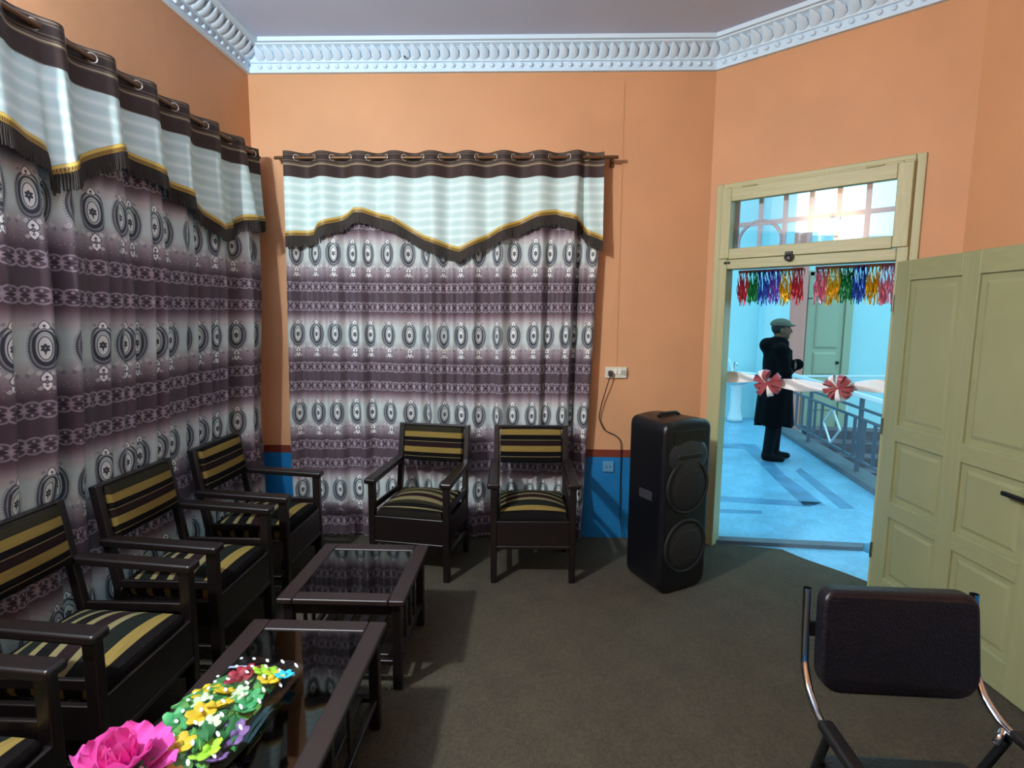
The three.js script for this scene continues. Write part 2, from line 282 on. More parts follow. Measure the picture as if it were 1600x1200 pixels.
const braidTex = canvasTex(128, 64, (c, w, h) => { c.fillStyle = '#a58436'; c.fillRect(0, 0, w, h); c.fillStyle = '#c9a94f'; c.fillRect(0, 4, w, 18); c.fillStyle = '#5b431c'; for (let i = 0; i < 8; i++) c.fillRect(i * 16, 26, 9, 22); c.fillStyle = '#8c7330'; c.fillRect(0, 54, w, 10); });
const drapeMat = std('#ffffff', 1, { map: fabric, transmission: 0.08, thickness: 0, clearcoat: 0.35, clearcoatRoughness: 0.42 });
const headerMat = std('#d2d0cf', 0.75, { map: headerTex });
const satinMat = std('#e2f2f0', 1, { map: satinTex, transmission: 0.08, thickness: 0, clearcoat: 0.3, clearcoatRoughness: 0.4 });
const braidMat = std('#ffffff', 0.5, { map: braidTex });
const fringeMat = std('#2f2721', 0.8);

function curtain(cfg) {
  const { name, label, rodLabel, u0, u1, map, profile, deep, P, ph, press, taper = () => 0, top = 2.945, d0 = 0.085 } = cfg;
  const t = thing(name, label, 'curtain'), yRod = 2.905, bot = 0.02, A = 0.038;
  const deepF = (u, y) => deep.reduce((s, [c, dp, w]) => s - dp * Math.exp(-(((u - c - 0.02 * Math.sin(y * 1.1 + c)) / w) ** 2)), 0);
  const wave = (u) => A * Math.sin((u - u0) / P * Math.PI * 2 + ph);
  const dDrape = (u, y) => {
    const k = Math.min(1, (top - y) / 1.2), k2 = (top - y) / top;
    const f = (1 - 0.55 * k) * wave(u) + k * (0.017 * Math.sin(u * 41 + 1.4 * Math.sin(u * 5.3) + 0.25 * y) + 0.013 * Math.sin(u * 67 + 2.2 * Math.sin(u * 7.1 + 2)) + 0.012 * (vnoise(u * 5, y * 1.6, 256) - 0.5) * 2 * k2);
    const dd = Math.max(0.008, d0 - press(y) + f + deepF(u, y) * (0.3 + 0.7 * k)), lim = cfg.limit ? cfg.limit(u, y) : 9;
    return dd > lim ? lim + 0.15 * (dd - lim) : dd;
  };
  const dVal = (u, y) => { const k = Math.min(1, (top - y) / 0.6); return d0 + 0.012 + (1 - 0.25 * k) * wave(u) + 0.03 * k + deepF(u, y) * 0.8 * (0.2 + 0.8 * k) + 0.008 * k * Math.sin(u * 33 + 2 * Math.sin(u * 4)); };
  const L = u1 - u0, nu = Math.round(L / 0.0085);
  const arc = [0]; for (let i = 1; i <= nu; i++) { const a = u0 + L * (i - 1) / nu, b = u0 + L * i / nu; arc.push(arc[i - 1] + Math.hypot(b - a, dDrape(b, 1.3) - dDrape(a, 1.3))); }
  const sag = (u, y) => 0.012 * Math.sin(u * 3.1 + y * 2) * (top - y) / top;
  part('drape', gridGeom(nu, 44, (a, b) => { const u = u0 + L * a, y = top - 0.03 - (top - 0.03 - bot) * b, uu = u + taper(u, y); return [map(uu, y, dDrape(u, y)), [arc[Math.round(a * nu)] / 0.172, (y + sag(u, y) - 1.611 - 0.135) / 0.608 + 1]]; }), drapeMat, t, 'printed satin drape of medallions and lace bands');
  const hb = 2.765;
  part('header_band', gridGeom(nu, 5, (a, b) => { const u = u0 + L * a, y = top - (top - hb) * b; return [map(u, y, dVal(u, y) + 0.004), [u, 1 - b]]; }), headerMat, t, 'dark brown striped header band');
  const vl = part('valance', gridGeom(nu, 10, (a, b) => { const u = u0 + L * a, e = lerpPts(profile, u), y = hb + 0.01 - (hb + 0.01 - e + 0.02) * b; return [map(u, y, dVal(u, y)), [u, y / 0.062]]; }), satinMat, t, 'white satin valance with a scalloped edge');
  part('gold_braid', gridGeom(nu, 3, (a, b) => { const u = u0 + L * a, e = lerpPts(profile, u), y = e - 0.042 * b; return [map(u, y, dVal(u, y) + 0.005 + 0.003 * Math.sin(b * Math.PI)), [u / 0.06, 1 - b]]; }), braidMat, vl, 'gold braid');
  const st = [], N = Math.round(L / 0.006);
  for (let i = 0; i < N; i++) {
    const u = u0 + L * (i + 0.5) / N, e = lerpPts(profile, u) - 0.036, l = 0.078 + rr(-0.006, 0.006), tw = rr(-0.003, 0.003), a = map(u, e, dVal(u, e) + 0.006), b = map(u + tw, e - l, dVal(u, e) + 0.006 + rr(-0.002, 0.003));
    { const A = V(...a), B = V(...b), l2 = A.distanceTo(B), w3 = cfg.left; st.push(new THREE.BoxGeometry(w3 ? 0.004 : 0.0064, l2, w3 ? 0.0064 : 0.004).applyQuaternion(new THREE.Quaternion().setFromUnitVectors(V(0, 1, 0), A.clone().sub(B).normalize())).translate((A.x + B.x) / 2, (A.y + B.y) / 2, (A.z + B.z) / 2)); }
  }
  const fr = part('fringe', mergeGeometries(st.map(clean)), fringeMat, vl, 'dark brown thread fringe'); fr.userData.kind = 'stuff';
  for (let k = 0; ; k++) {
    const u = u0 + (k * 0.5 - ph / (2 * Math.PI)) * P; if (u > u1 - 0.03) break; if (u < u0 + 0.03) continue;
    const a = V(...map(u - 0.004, yRod, dVal(u - 0.004, yRod))), b = V(...map(u + 0.004, yRod, dVal(u + 0.004, yRod))), nrm = b.sub(a).normalize().cross(V(0, 1, 0));
    const r = part('grommet', new THREE.TorusGeometry(0.021, 0.0045, 8, 20), M.ring, t); r.position.set(...map(u, yRod, dVal(u, yRod))); r.quaternion.setFromUnitVectors(V(0, 0, 1), nrm);
  }
  const rodT = thing('curtain_rod', rodLabel, 'curtain rod');
  part('pole', tube([map(u0 - cfg.over[0], yRod, d0 + 0.012), map((u0 + u1) / 2, yRod, d0 + 0.012), map(u1 + cfg.over[1], yRod, d0 + 0.012)], 0.0125, 6, 12), M.rod, rodT);
  for (const u of cfg.brackets) part('bracket', [bar(map(u, yRod - 0.016, 0), map(u, yRod - 0.016, d0 + 0.012), 0.014, 0.014), bar(map(u, yRod - 0.05, 0.006), map(u, yRod + 0.03, 0.006), 0.03, 0.008)], M.rod, rodT);
}
curtain({
  name: 'curtain', label: 'medallion print curtain with white scalloped valance behind the two back armchairs', rodLabel: 'brown rod holding up the curtain on the back wall',
  u0: 0.298, u1: 2.634, map: (u, y, d) => [u, y, d], P: 0.266, ph: 1.2, over: [0.08, 0.1], brackets: [0.26, 2.7],
  deep: [[2.5, 0.11, 0.026], [2.58, -0.03, 0.05], [2.42, -0.02, 0.04], [0.86, 0.03, 0.05]], press: (y) => 0.02 * Math.max(0, 1.2 - y), taper: (u, y) => -0.11 * (2.9 - y) / 2.9 * Math.max(0, (u - 1.9) / 0.73) - 0.045 * Math.min(1, (2.9 - y) / 2) * Math.max(0, (0.8 - u) / 0.5),
  profile: [[0.298, 2.371], [0.499, 2.388], [0.54, 2.435], [0.753, 2.512], [0.808, 2.545], [0.874, 2.545], [1.1, 2.477], [1.33, 2.345], [1.581, 2.262], [1.864, 2.4], [2.144, 2.512], [2.288, 2.54], [2.47, 2.48], [2.52, 2.39], [2.634, 2.348]],
});
curtain({
  name: 'curtain', label: 'long medallion print curtain behind the row of armchairs along the left wall', rodLabel: 'brown rod holding up the long curtain on the left wall',
  u0: 0.17, u1: 3.3, map: (u, y, d) => [d, y, u], P: 0.292, ph: 2.4, over: [0.07, 0.08], brackets: [0.13, 3.36], d0: 0.095, left: true, limit: (u, y) => (u < 0.54 || y > 1.25 ? 9 : 0.052 + 0.12 * Math.max(0, y - 0.97) / 0.28),
  deep: [[0.36, -0.075, 0.1], [0.5, 0.05, 0.03], [0.98, 0.055, 0.04], [1.95, 0.07, 0.035], [2.04, -0.055, 0.06]], press: (y) => 0.05 * Math.max(0, Math.min(1, (1.9 - y) / 0.9)),
  profile: [[0.17, 2.475], [0.467, 2.435], [0.53, 2.372], [0.723, 2.33], [1.023, 2.466], [1.317, 2.537], [1.53, 2.572], [1.6, 2.555], [1.844, 2.418], [1.94, 2.36], [1.99, 2.44], [2.14, 2.476], [2.5, 2.57], [2.8, 2.45], [3.05, 2.36], [3.3, 2.45]],
});

// ------------------------------------------------------------------ armchairs
function stripes(order) {
  return canvasTex(32, 512, (c, w, h) => { let y = 0; const tot = order.reduce((s, o) => s + o[0], 0); for (const [d, k] of order) { const e = d / tot * h; c.fillStyle = k; c.fillRect(0, y, w, e + 1); y += e; } for (let i = 0; i < 900; i++) { c.fillStyle = i % 2 ? 'rgba(255,255,255,0.05)' : 'rgba(0,0,0,0.12)'; c.fillRect(rnd() * w, rnd() * h, 6, 1); } });
}
const GOLD = '#7e6b36', TAN = '#756b49', BLK = '#0c0909', GRN = '#141914', MAR = '#1f1213', OLV = '#29261a';
// canvas top = back of the seat, bottom = front edge
const seatTexGold = stripes([[3, BLK], [2, TAN], [5, GRN], [2.4, TAN], [5, BLK], [2.6, TAN], [5, MAR], [2.6, TAN], [6, GRN], [4, GOLD], [3, BLK]]);
const seatTexTan = stripes([[4, OLV], [3, TAN], [4, BLK], [3, TAN], [4, OLV], [3.4, TAN], [4, MAR], [3.8, TAN], [3, OLV], [3, BLK], [1, TAN], [2, BLK]]);
const backTexTop = stripes([[0.6, BLK], [3.6, GOLD], [3, BLK], [0.4, TAN], [3.4, MAR], [3.6, GOLD], [3, BLK], [0.4, TAN], [3, BLK]]);
const backTexLow = stripes([[4, OLV], [4.2, GOLD], [3, BLK], [0.4, TAN], [4, MAR], [4.2, GOLD], [3, BLK], [0.4, TAN], [2.4, BLK]]);
const seatMats = [seatTexGold, seatTexTan].map((map) => std('#ffffff', 0.9, { map, specularIntensity: 0.25 }));
const backMats = [backTexTop, backTexLow].map((map) => std('#ffffff', 0.9, { map, specularIntensity: 0.25 }));
function cushion(w, h, d, bulge, vert) {
  const g = new THREE.BoxGeometry(w, h, d, 14, 4, 14), p = g.attributes.position, uv = g.attributes.uv;
  for (let i = 0; i < p.count; i++) {
    let x = p.getX(i), y = p.getY(i), z = p.getZ(i); const a = 2 * x / w, b = 2 * z / d, c = 2 * y / h;
    const q = (t) => Math.pow(Math.abs(t), 6); const rx = 1 - 0.04 * q(c) - 0.02 * q(b), rz = 1 - 0.05 * q(c) - 0.02 * q(a);
    x *= rx; z *= rz; y = y * (1 - 0.12 * Math.max(q(a), q(b))) + (y > 0 ? bulge * (1 - a * a) * (1 - b * b) * (y / h * 2) : 0);
    uv.setXY(i, a * 0.5 + 0.5, 1 - (b * 0.5 + 0.5)); p.setXYZ(i, x, y, z);
  }
  const gg = mergeVertices(g, 1e-5); gg.computeVertexNormals(); return gg;
}
const seatGeo = cushion(0.455, 0.09, 0.48, 0.052), backGeo = cushion(0.45, 0.055, 0.26, 0.012).rotateX(Math.PI / 2);
const chairGeo = {
  leg: bar([0, 0, 0], [0, 0.655, 0], 0.042, 0.05),
  rear: [bar([0, 0, -0.03], [0, 0.46, 0], 0.04, 0.046), bar([0, 0.44, 0], [0, 0.95, -0.085], 0.04, 0.042)],
  arm: (() => { const g = rb(0.074, 0.038, 0.56, 0, 0, 0, 0.013, 3); const p = g.attributes.position; for (let i = 0; i < p.count; i++) { const z = p.getZ(i); p.setY(i, p.getY(i) + 0.02 * Math.max(0, -z / 0.28) - 0.02 * Math.max(0, z / 0.28) ** 2 * 0.5); p.setX(i, p.getX(i) * (1 + 0.12 * z / 0.28)); } return g; })(),
};
chairGeo.rearOne = mergeGeometries(chairGeo.rear.map(clean));
function armchair(label, x, z, turn, kind, bk, group) {
  const t = thing('armchair', label, 'armchair', [x, 0.0085, z], turn, group);
  for (const s of [-1, 1]) {
    part('leg', chairGeo.leg, M.wood, t).position.set(s * 0.258, 0, 0.245);
    part('rear_leg', chairGeo.rearOne, M.wood, t).position.set(s * 0.252, 0, -0.215);
    part('armrest', chairGeo.arm, M.wood, t).position.set(s * 0.262, 0.668, 0.005);
    part('side_rail', rb(0.028, 0.13, 0.43, s * 0.256, 0.335, 0.012), M.wood, t);
    part('side_slat', rb(0.02, 0.04, 0.43, s * 0.256, 0.475, 0.012), M.wood, t);
    part('stretcher', rb(0.024, 0.03, 0.43, s * 0.256, 0.16, 0.0), M.wood, t);
  }
  part('front_apron', rb(0.48, 0.175, 0.028, 0, 0.335, 0.252), M.wood, t); part('rear_apron', rb(0.46, 0.1, 0.028, 0, 0.34, -0.215), M.wood, t);
  part('front_rail', rb(0.48, 0.022, 0.04, 0, 0.245, 0.252), M.wood, t);
  part('top_rail', rb(0.48, 0.03, 0.034, 0, 0.935, -0.298), M.wood, t);
  const s = part('seat', seatGeo, seatMats[kind], t, kind ? 'tan and brown striped seat cushion' : 'gold and dark green striped seat cushion'); s.position.set(0, 0.43, 0.012); s.rotation.x = 0.03;
  const b = part('backrest', backGeo, backMats[bk], t, 'gold striped backrest cushion'); b.position.set(0, 0.81, -0.262); b.rotation.x = -0.165;
  return t;
}
const HP = Math.PI / 2, CG = 'striped wooden armchairs round the room';
armchair('striped armchair against the back curtain, the one nearer the corner', 1.36, 0.52, THREE.MathUtils.degToRad(-9), 1, 1, CG);
armchair('striped armchair against the back curtain, beside the loudspeaker', 2.135, 0.535, THREE.MathUtils.degToRad(2), 0, 0, CG);
armchair('striped armchair along the left curtain, the one in the corner', 0.40, 0.86, HP, 0, 0, CG);
armchair('striped armchair along the left curtain, second from the corner', 0.385, 1.575, HP, 0, 1, CG);
armchair('striped armchair along the left curtain, third from the corner', 0.38, 2.285, HP, 0, 1, CG);
armchair('striped armchair along the left curtain, fourth and farthest from the corner', 0.385, 2.99, HP, 0, 1, CG);

// ------------------------------------------------------------------ coffee tables
function coffeeTable(label, x, z, w, d, h) {
  const t = thing('coffee_table', label, 'table', [x, 0.0085, z], 0, 'glass topped coffee tables'), r = 0.075;
  for (const s of [-1, 1]) {
    part('top_rail', rb(r, 0.028, d, s * (w - r) / 2, h - 0.014, 0, 0.008), M.tableWood, t);
    part('top_rail', rb(w - 2 * r, 0.028, r, 0, h - 0.014, s * (d - r) / 2, 0.008), M.tableWood, t);
    part('apron', rb(0.022, 0.06, d - 0.14, s * (w / 2 - 0.045), h - 0.06, 0), M.wood, t); part('apron', rb(w - 0.14, 0.06, 0.022, 0, h - 0.06, s * (d / 2 - 0.045)), M.wood, t);
    part('stretcher', rb(0.026, 0.026, d - 0.1, s * (w / 2 - 0.045), 0.13, 0), M.wood, t); part('stretcher', rb(w - 0.1, 0.026, 0.026, 0, 0.13, s * (d / 2 - 0.045)), M.wood, t);
    for (const q of [-1, 1]) part('leg', bar([s * (w / 2 - 0.045), 0, q * (d / 2 - 0.045)], [s * (w / 2 - 0.045), h - 0.028, q * (d / 2 - 0.045)], 0.044, 0.044), M.wood, t);
    for (let k = 0; k < 3; k++) part('side_slat', rb(0.014, h - 0.23, 0.028, s * (w / 2 - 0.045), (h - 0.028 + 0.05) / 2 + 0.03, (k - 1) * d * 0.16), M.wood, t);
  }
  const n = Math.round((w - 0.14) / 0.09); for (let k = 0; k < n; k++) part('shelf_slat', rb(0.05, 0.014, d - 0.12, -(w - 0.14) / 2 + (k + 0.5) * (w - 0.14) / n, 0.15, 0), M.wood, t);
  part('glass_top', bx(w - 2 * r + 0.01, 0.004, d - 2 * r + 0.01, 0, h - 0.008, 0), M.smoked, t, 'dark smoked glass inset');
  return t;
}
coffeeTable('small square glass topped coffee table in front of the back armchairs', 1.25, 1.59, 0.595, 0.63, 0.455);
coffeeTable('long glass topped coffee table carrying the wrapped bouquet', 1.225, 2.62, 0.575, 1.1, 0.455);

// ------------------------------------------------------------------ bouquet and rosette on the near table
{
  const yT = 0.467, b = thing('flower_bouquet', 'bouquet of yellow and green flowers in clear spotted wrap on table', 'bouquet', [1.16, yT, 2.38], THREE.MathUtils.degToRad(-8), null);
  const Lb = 0.62, wd = (t) => 0.135 + 0.05 * t - 0.09 * Math.max(0, t - 0.6), arch = (t) => 0.018 + 0.06 * Math.sin(Math.min(1, t * 1.3) * Math.PI * 0.55);
  const top = (a, t) => [(a * 2 - 1) * wd(t), 0.006 + arch(t) * Math.pow(Math.sin(a * Math.PI), 0.6) + 0.004 * Math.sin(a * 9 + t * 14), t * Lb];
  part('wrap', [gridGeom(24, 20, (a, t) => [top(a, t), [a, t]]), gridGeom(6, 10, (a, t) => [[(a * 2 - 1) * wd(t), 0.003, t * Lb], [a, t]])], M.film, b, 'clear film wrap');
  const spotGeo = new THREE.SphereGeometry(1, 8, 4).scale(0.0055, 0.0012, 0.0135), spots = [];
  for (let i = 0; i < 11; i++) for (let j = 0; j < 5; j++) { const a = 0.1 + 0.2 * j + (i % 2) * 0.1 + rr(-0.02, 0.02), t = 0.03 + i * 0.09; if (a > 0.95 || t > 0.97) continue; const p = top(a, t); spots.push(clean(spotGeo.clone().rotateY(0.9 + rr(-0.2, 0.2)).rotateZ((a - 0.5) * -0.9).translate(p[0], p[1] + 0.001, p[2]))); }
  part('wrap_print', mergeGeometries(spots), std('#e9eeee', 0.5), b, 'white drop print on the wrap').userData.kind = 'stuff';
  const petalGeo = (r) => { const g = []; for (let k = 0; k < 6; k++) g.push(clean(new THREE.SphereGeometry(1, 7, 5).scale(r * 0.55, r * 0.14, r * 0.4).rotateZ(0.35).translate(r * 0.55, 0, 0).rotateY(k * Math.PI / 3))); g.push(clean(new THREE.SphereGeometry(r * 0.3, 8, 6))); return mergeGeometries(g); };
  const fg = petalGeo(0.046), fgs = petalGeo(0.033), cols = { y: std('#d8b820', 0.6), l: std('#9fd42c', 0.6), r: std('#8e1c2c', 0.6), g: std('#3f9e5c', 0.6), p: std('#6b4f86', 0.6), c: std('#2fb7d6', 0.5), w: std('#c9d8b4', 0.6) };
  for (const [x, z, k, s] of [[-0.03, 0.10, 'r', 0], [-0.025, 0.15, 'r', 0], [0.035, 0.085, 'l', 0], [0.075, 0.115, 'y', 0], [0.11, 0.09, 'c', 1], [-0.085, 0.23, 'y', 0], [-0.02, 0.225, 'y', 1], [0.01, 0.29, 'y', 0], [-0.01, 0.345, 'y', 0], [0.075, 0.235, 'g', 0], [0.09, 0.28, 'g', 1], [-0.05, 0.29, 'w', 1], [0.03, 0.22, 'w', 1], [0.12, 0.37, 'p', 0], [0.05, 0.38, 'w', 1], [0.09, 0.45, 'l', 0], [0.13, 0.46, 'p', 1], [-0.07, 0.38, 'g', 0], [0.02, 0.47, 'y', 0], [-0.06, 0.48, 'w', 0], [-0.03, 0.55, 'g', 0], [0.06, 0.55, 'y', 1]]) {
    const t = z / Lb, a = (x / wd(t) + 1) / 2, f = part('flower', s ? fgs : fg, cols[k], b); f.position.set(x, Math.max(0.03, top(Math.min(0.95, Math.max(0.05, a)), t)[1] - 0.02), z); f.rotation.set(rr(-0.3, 0.3), rr(0, 6), rr(-0.3, 0.3));
  }
  const leafG = gridGeom(6, 8, (a, t) => [[(a - 0.5) * 0.05 * Math.sin(Math.PI * Math.min(1, t * 0.97 + 0.03)), 0.006 * Math.sin(t * 3) - 0.02 * Math.abs(a - 0.5), t * 0.11], [a, t]]), lm = [std('#3a8a3e', 0.6), std('#256b35', 0.6), std('#63a048', 0.6)];
  for (let i = 0; i < 120; i++) { const z = rr(0.08, 0.57), t = z / Lb, x = rr(-0.85, 0.85) * wd(t) * 0.9, a = (x / wd(t) + 1) / 2, f = part('leaf', leafG, lm[i % 3], b); f.position.set(x * 0.85, Math.max(0.018, (top(a, t)[1] - 0.022) * rr(0.7, 1)), z - 0.04); f.rotation.set(rr(-0.15, 0.1), rr(-0.9, 0.9), 0); f.scale.setScalar(rr(0.75, 1.05)); }
  part('ribbon_edge', gridGeom(20, 2, (a, t) => [[(a * 2 - 1) * 0.13, 0.012 + 0.014 * Math.sin(a * Math.PI), 0.055 + 0.012 * t], [a, t]]), std('#b7c4e0', 0.4), b, 'pale blue edge of the inner paper');
  // pink gauze rosette
  const p = thing('gauze_rosette', 'bright pink gauze rosette lying at the near end of table', 'rosette', [1.02, yT + 0.045, 2.95], 0), pm = std('#ee62bd', 1, { transmission: 0.3, thickness: 0, specularIntensity: 0.2 });
  for (let k = 0; k < 33; k++) {
    const ring = Math.floor(k / 11), ang = (k % 11) / 11 * Math.PI * 2 + ring * 0.3 + rr(-0.08, 0.08), r = (0.14 - 0.026 * ring) * rr(0.92, 1.06), el = 0.1 + 0.42 * ring + rr(-0.08, 0.08), ph = rr(0, 6);
    const g = gridGeom(8, 10, (a, t) => { const q = (a - 0.5) * 2, w = 0.008 + 0.034 * Math.pow(Math.sin(Math.PI * Math.min(1, 0.06 + 0.86 * t)), 0.7); return [[q * w, 0.012 * q * q * t + 0.022 * t * t + 0.004 * Math.sin(q * 4 + ph) * t, t * r], [a, t]]; });
    const m = part('petal', g, pm, p); m.rotation.order = 'YXZ'; m.rotation.set(-el, ang, 0); m.position.y = 0.012 + 0.01 * ring;
  }
  part('knot', new THREE.SphereGeometry(0.022, 14, 10).translate(0, 0.028, 0), pm, p);
  const tl = part('tail', gridGeom(4, 10, (a, t) => [[0.06 + 0.05 * t + (a - 0.5) * 0.045, 0.03 + 0.01 * Math.sin(t * 6), 0.02 + 0.12 * t], [a, t]]), std('#dfe2ea', 0.5), p, 'white ribbon tail');
}

// ------------------------------------------------------------------ loudspeaker
{
  const t = thing('loudspeaker', 'tall black twin woofer loudspeaker standing beside the doorway', 'loudspeaker', [3.02, 0.0085, 0.69], THREE.MathUtils.degToRad(30)), w = 0.4, d = 0.37, h = 1.11;
  const sh = new THREE.Shape(), r = 0.07; sh.moveTo(-w / 2 + r, 0.0); sh.lineTo(w / 2 - r, 0); sh.quadraticCurveTo(w / 2, 0.01, w / 2, r + 0.03); sh.lineTo(w / 2, h - r); sh.quadraticCurveTo(w / 2, h, w / 2 - r, h); sh.quadraticCurveTo(0, h + 0.022, -w / 2 + r, h); sh.quadraticCurveTo(-w / 2, h, -w / 2, h - r); sh.lineTo(-w / 2, r + 0.03); sh.quadraticCurveTo(-w / 2, 0.01, -w / 2 + r, 0);
  const g = new THREE.ExtrudeGeometry(sh, { depth: d - 0.07, bevelEnabled: true, bevelSize: 0.03, bevelThickness: 0.035, bevelSegments: 4, bevelOffset: -0.03, curveSegments: 10 }).translate(0, 0, -(d - 0.07) / 2);
  const p = g.attributes.position; for (let i = 0; i < p.count; i++) { const z = p.getZ(i); if (z < 0) p.setX(i, p.getX(i) * (1 + 0.3 * z / d)); } g.computeVertexNormals();
  part('cabinet', g, M.cabinet, t);
  const zf = d / 2;
  for (const y of [0.3, 0.69]) {
    part('woofer_ring', new THREE.TorusGeometry(0.168, 0.012, 10, 48).translate(0, y, zf + 0.002), std('#0e0f12', 0.7), t);
    part('woofer_grille', new THREE.SphereGeometry(0.166, 36, 10, 0, 7, 0, 1.2).scale(1, 0.16, 1).rotateX(HP).translate(0, y, zf - 0.004), M.grille, t);
  }
  part('horn', new THREE.SphereGeometry(1, 24, 12, 0, 7, 0, HP).rotateX(HP).scale(0.17, 0.12, 0.02).translate(0, 0.885, zf - 0.004), std('#2d3036', 0.35), t, 'grey tweeter horn cover');
  part('horn_slot', rb(0.2, 0.03, 0.02, 0, 0.89, zf + 0.012, 0.01), M.black, t);
  part('control_panel', rb(0.26, 0.09, 0.012, 0, 1.01, zf + 0.001), std('#14151c', 0.2), t);
  part('handle', tube([[-0.09, h + 0.006, 0], [-0.06, h + 0.022, 0], [0.06, h + 0.022, 0], [0.09, h + 0.006, 0]], 0.011, 20), M.black, t);
  part('side_handle', rb(0.012, 0.06, 0.12, -0.192, 0.62, 0.02, 0.005), std('#34343a', 0.4), t);
  for (const s of [-1, 1]) part('foot', cyl(0.02, 0.02, 0.012, s * 0.11, 0.0075, 0.1), M.black, t);
}

// ------------------------------------------------------------------ chrome visitor chair
{
  const t = thing('visitor_chair', 'chrome visitor chair with black padded back in front of the door leaf', 'chair', [3.2, 0.0085, 2.9], THREE.MathUtils.degToRad(-2));
  const rr2 = (w, h, r, r2) => { const s = new THREE.Shape(); s.moveTo(-w / 2 + r2, -h / 2); s.lineTo(w / 2 - r2, -h / 2); s.quadraticCurveTo(w / 2, -h / 2, w / 2, -h / 2 + r2); s.lineTo(w / 2 - 0.006, h / 2 - r); s.quadraticCurveTo(w / 2 - 0.008, h / 2, w / 2 - r, h / 2); s.lineTo(-w / 2 + r, h / 2); s.quadraticCurveTo(-w / 2 + 0.008, h / 2, -w / 2 + 0.006, h / 2 - r); s.lineTo(-w / 2, -h / 2 + r2); s.quadraticCurveTo(-w / 2, -h / 2, -w / 2 + r2, -h / 2); return s; };
  const pad = (w, h, th, r, r2) => new THREE.ExtrudeGeometry(rr2(w, h, r, r2), { depth: th - 0.03, bevelEnabled: true, bevelSize: 0.014, bevelThickness: 0.015, bevelSegments: 4, bevelOffset: -0.014, curveSegments: 8 }).translate(0, 0, -(th - 0.03) / 2);
  const back = pad(0.455, 0.315, 0.06, 0.05, 0.085); { const p = back.attributes.position; for (let i = 0; i < p.count; i++) p.setZ(i, p.getZ(i) + 0.35 * p.getX(i) ** 2); back.computeVertexNormals(); }
  const b = part('backrest', back, M.vinyl, t, 'black padded vinyl back'); b.position.set(0, 0.785, -0.235); b.rotation.x = -0.1;
  const st = pad(0.45, 0.44, 0.07, 0.05, 0.05).rotateX(-HP); const s = part('seat', st, M.vinyl, t, 'black padded vinyl seat'); s.position.set(0, 0.405, 0.03);
  for (const q of [-1, 1]) {
    part('frame_tube', tube([[q * 0.243, 0.925, -0.265], [q * 0.245, 0.8, -0.255], [q * 0.248, 0.7, -0.24], [q * 0.25, 0.64, -0.2], [q * 0.252, 0.605, -0.13], [q * 0.255, 0.598, 0.0], [q * 0.257, 0.6, 0.15], [q * 0.257, 0.57, 0.22], [q * 0.255, 0.45, 0.24], [q * 0.25, 0.012, 0.27]], 0.0125, 70, 12), M.chrome, t, 'bent chrome side tube');
    part('arm_pad', rb(0.045, 0.03, 0.26, q * 0.256, 0.612, 0.04, 0.013, 3), M.black, t);
    part('rear_leg', tube([[q * 0.236, 0.59, -0.09], [q * 0.23, 0.4, -0.17], [q * 0.225, 0.012, -0.34]], 0.0125, 20, 10), std('#25282c', 0.3, { metalness: 0.6 }), t, 'dark rear leg');
    part('link', tube([[q * 0.252, 0.6, -0.12], [q * 0.225, 0.592, -0.1], [q * 0.215, 0.57, -0.1]], 0.01, 8), M.chrome, t);
    part('back_clip', rb(0.03, 0.05, 0.02, q * 0.228, 0.8, -0.258), M.black, t);
    for (const z of [0.27, -0.34]) part('glide', cyl(0.016, 0.016, 0.014, q * (z > 0 ? 0.25 : 0.225), 0.006, z), M.black, t);
  }
  part('seat_bar', [bar([-0.24, 0.36, 0.16], [0.24, 0.36, 0.16], 0.02, 0.02), bar([-0.23, 0.36, -0.15], [0.23, 0.36, -0.15], 0.02, 0.02)], M.chrome, t);
}

// ------------------------------------------------------------------ small things on the back wall
{
  const s = thing('switch_board', 'cream switch and socket board on the orange wall by curtain', 'switch board', [2.775, 1.335, 0]);
  part('plate', rb(0.165, 0.085, 0.02, 0, 0, 0.01, 0.005), M.plastic, s);
  for (const x of [-0.005, 0.03]) part('rocker', rb(0.024, 0.04, 0.01, x, 0.008, 0.023), std('#efece0', 0.35), s);
  part('socket', [cyl(0.02, 0.02, 0.006).rotateX(HP).translate(0.062, 0, 0.022)], std('#b5b09e', 0.4), s);
  part('plug', [rb(0.034, 0.04, 0.035, -0.045, -0.004, 0.036, 0.008)], std('#3b3a36', 0.5), s, 'dark plug');
  solo('hanging_cable', tube([[2.73, 1.32, 0.045], [2.715, 1.27, 0.05], [2.672, 1.1, 0.03], [2.655, 0.98, 0.02], [2.7, 0.885, 0.025], [2.79, 0.84, 0.02], [2.83, 0.78, 0.02], [2.835, 0.5, 0.015], [2.84, 0.2, 0.02], [2.86, 0.02, 0.05]], 0.004, 80), M.cable, 'thin dark cable hanging from the switch board to the loudspeaker', 'cable');
  solo('wall_conduit', [bx(0.009, 2.06, 0.004, 2.777, 2.42, 0.002), ...[3.2, 2.6, 2.0, 1.6].map((y) => bx(0.018, 0.009, 0.006, 2.777, y, 0.003))], M.wall, 'thin painted wire casing running up the wall above switch board', 'wire casing');
  const k = thing('wall_socket', 'small pale blue painted socket plate low on the blue dado', 'socket', [2.737, 0.59, 0.004]);
  part('plate', rb(0.085, 0.085, 0.012, 0, 0, 0.006, 0.004), std('#5c92b4', 0.45), k); for (const x of [-0.015, 0.015]) part('socket_hole', cyl(0.005, 0.005, 0.004).rotateX(HP).translate(x, 0, 0.012), M.black, k);
  solo('cornice_nail', cyl(0.006, 0.006, 0.02).rotateX(HP).translate(1.192, 3.6, 0.085), M.black, 'small dark nail stuck in the white cornice', 'nail');
}

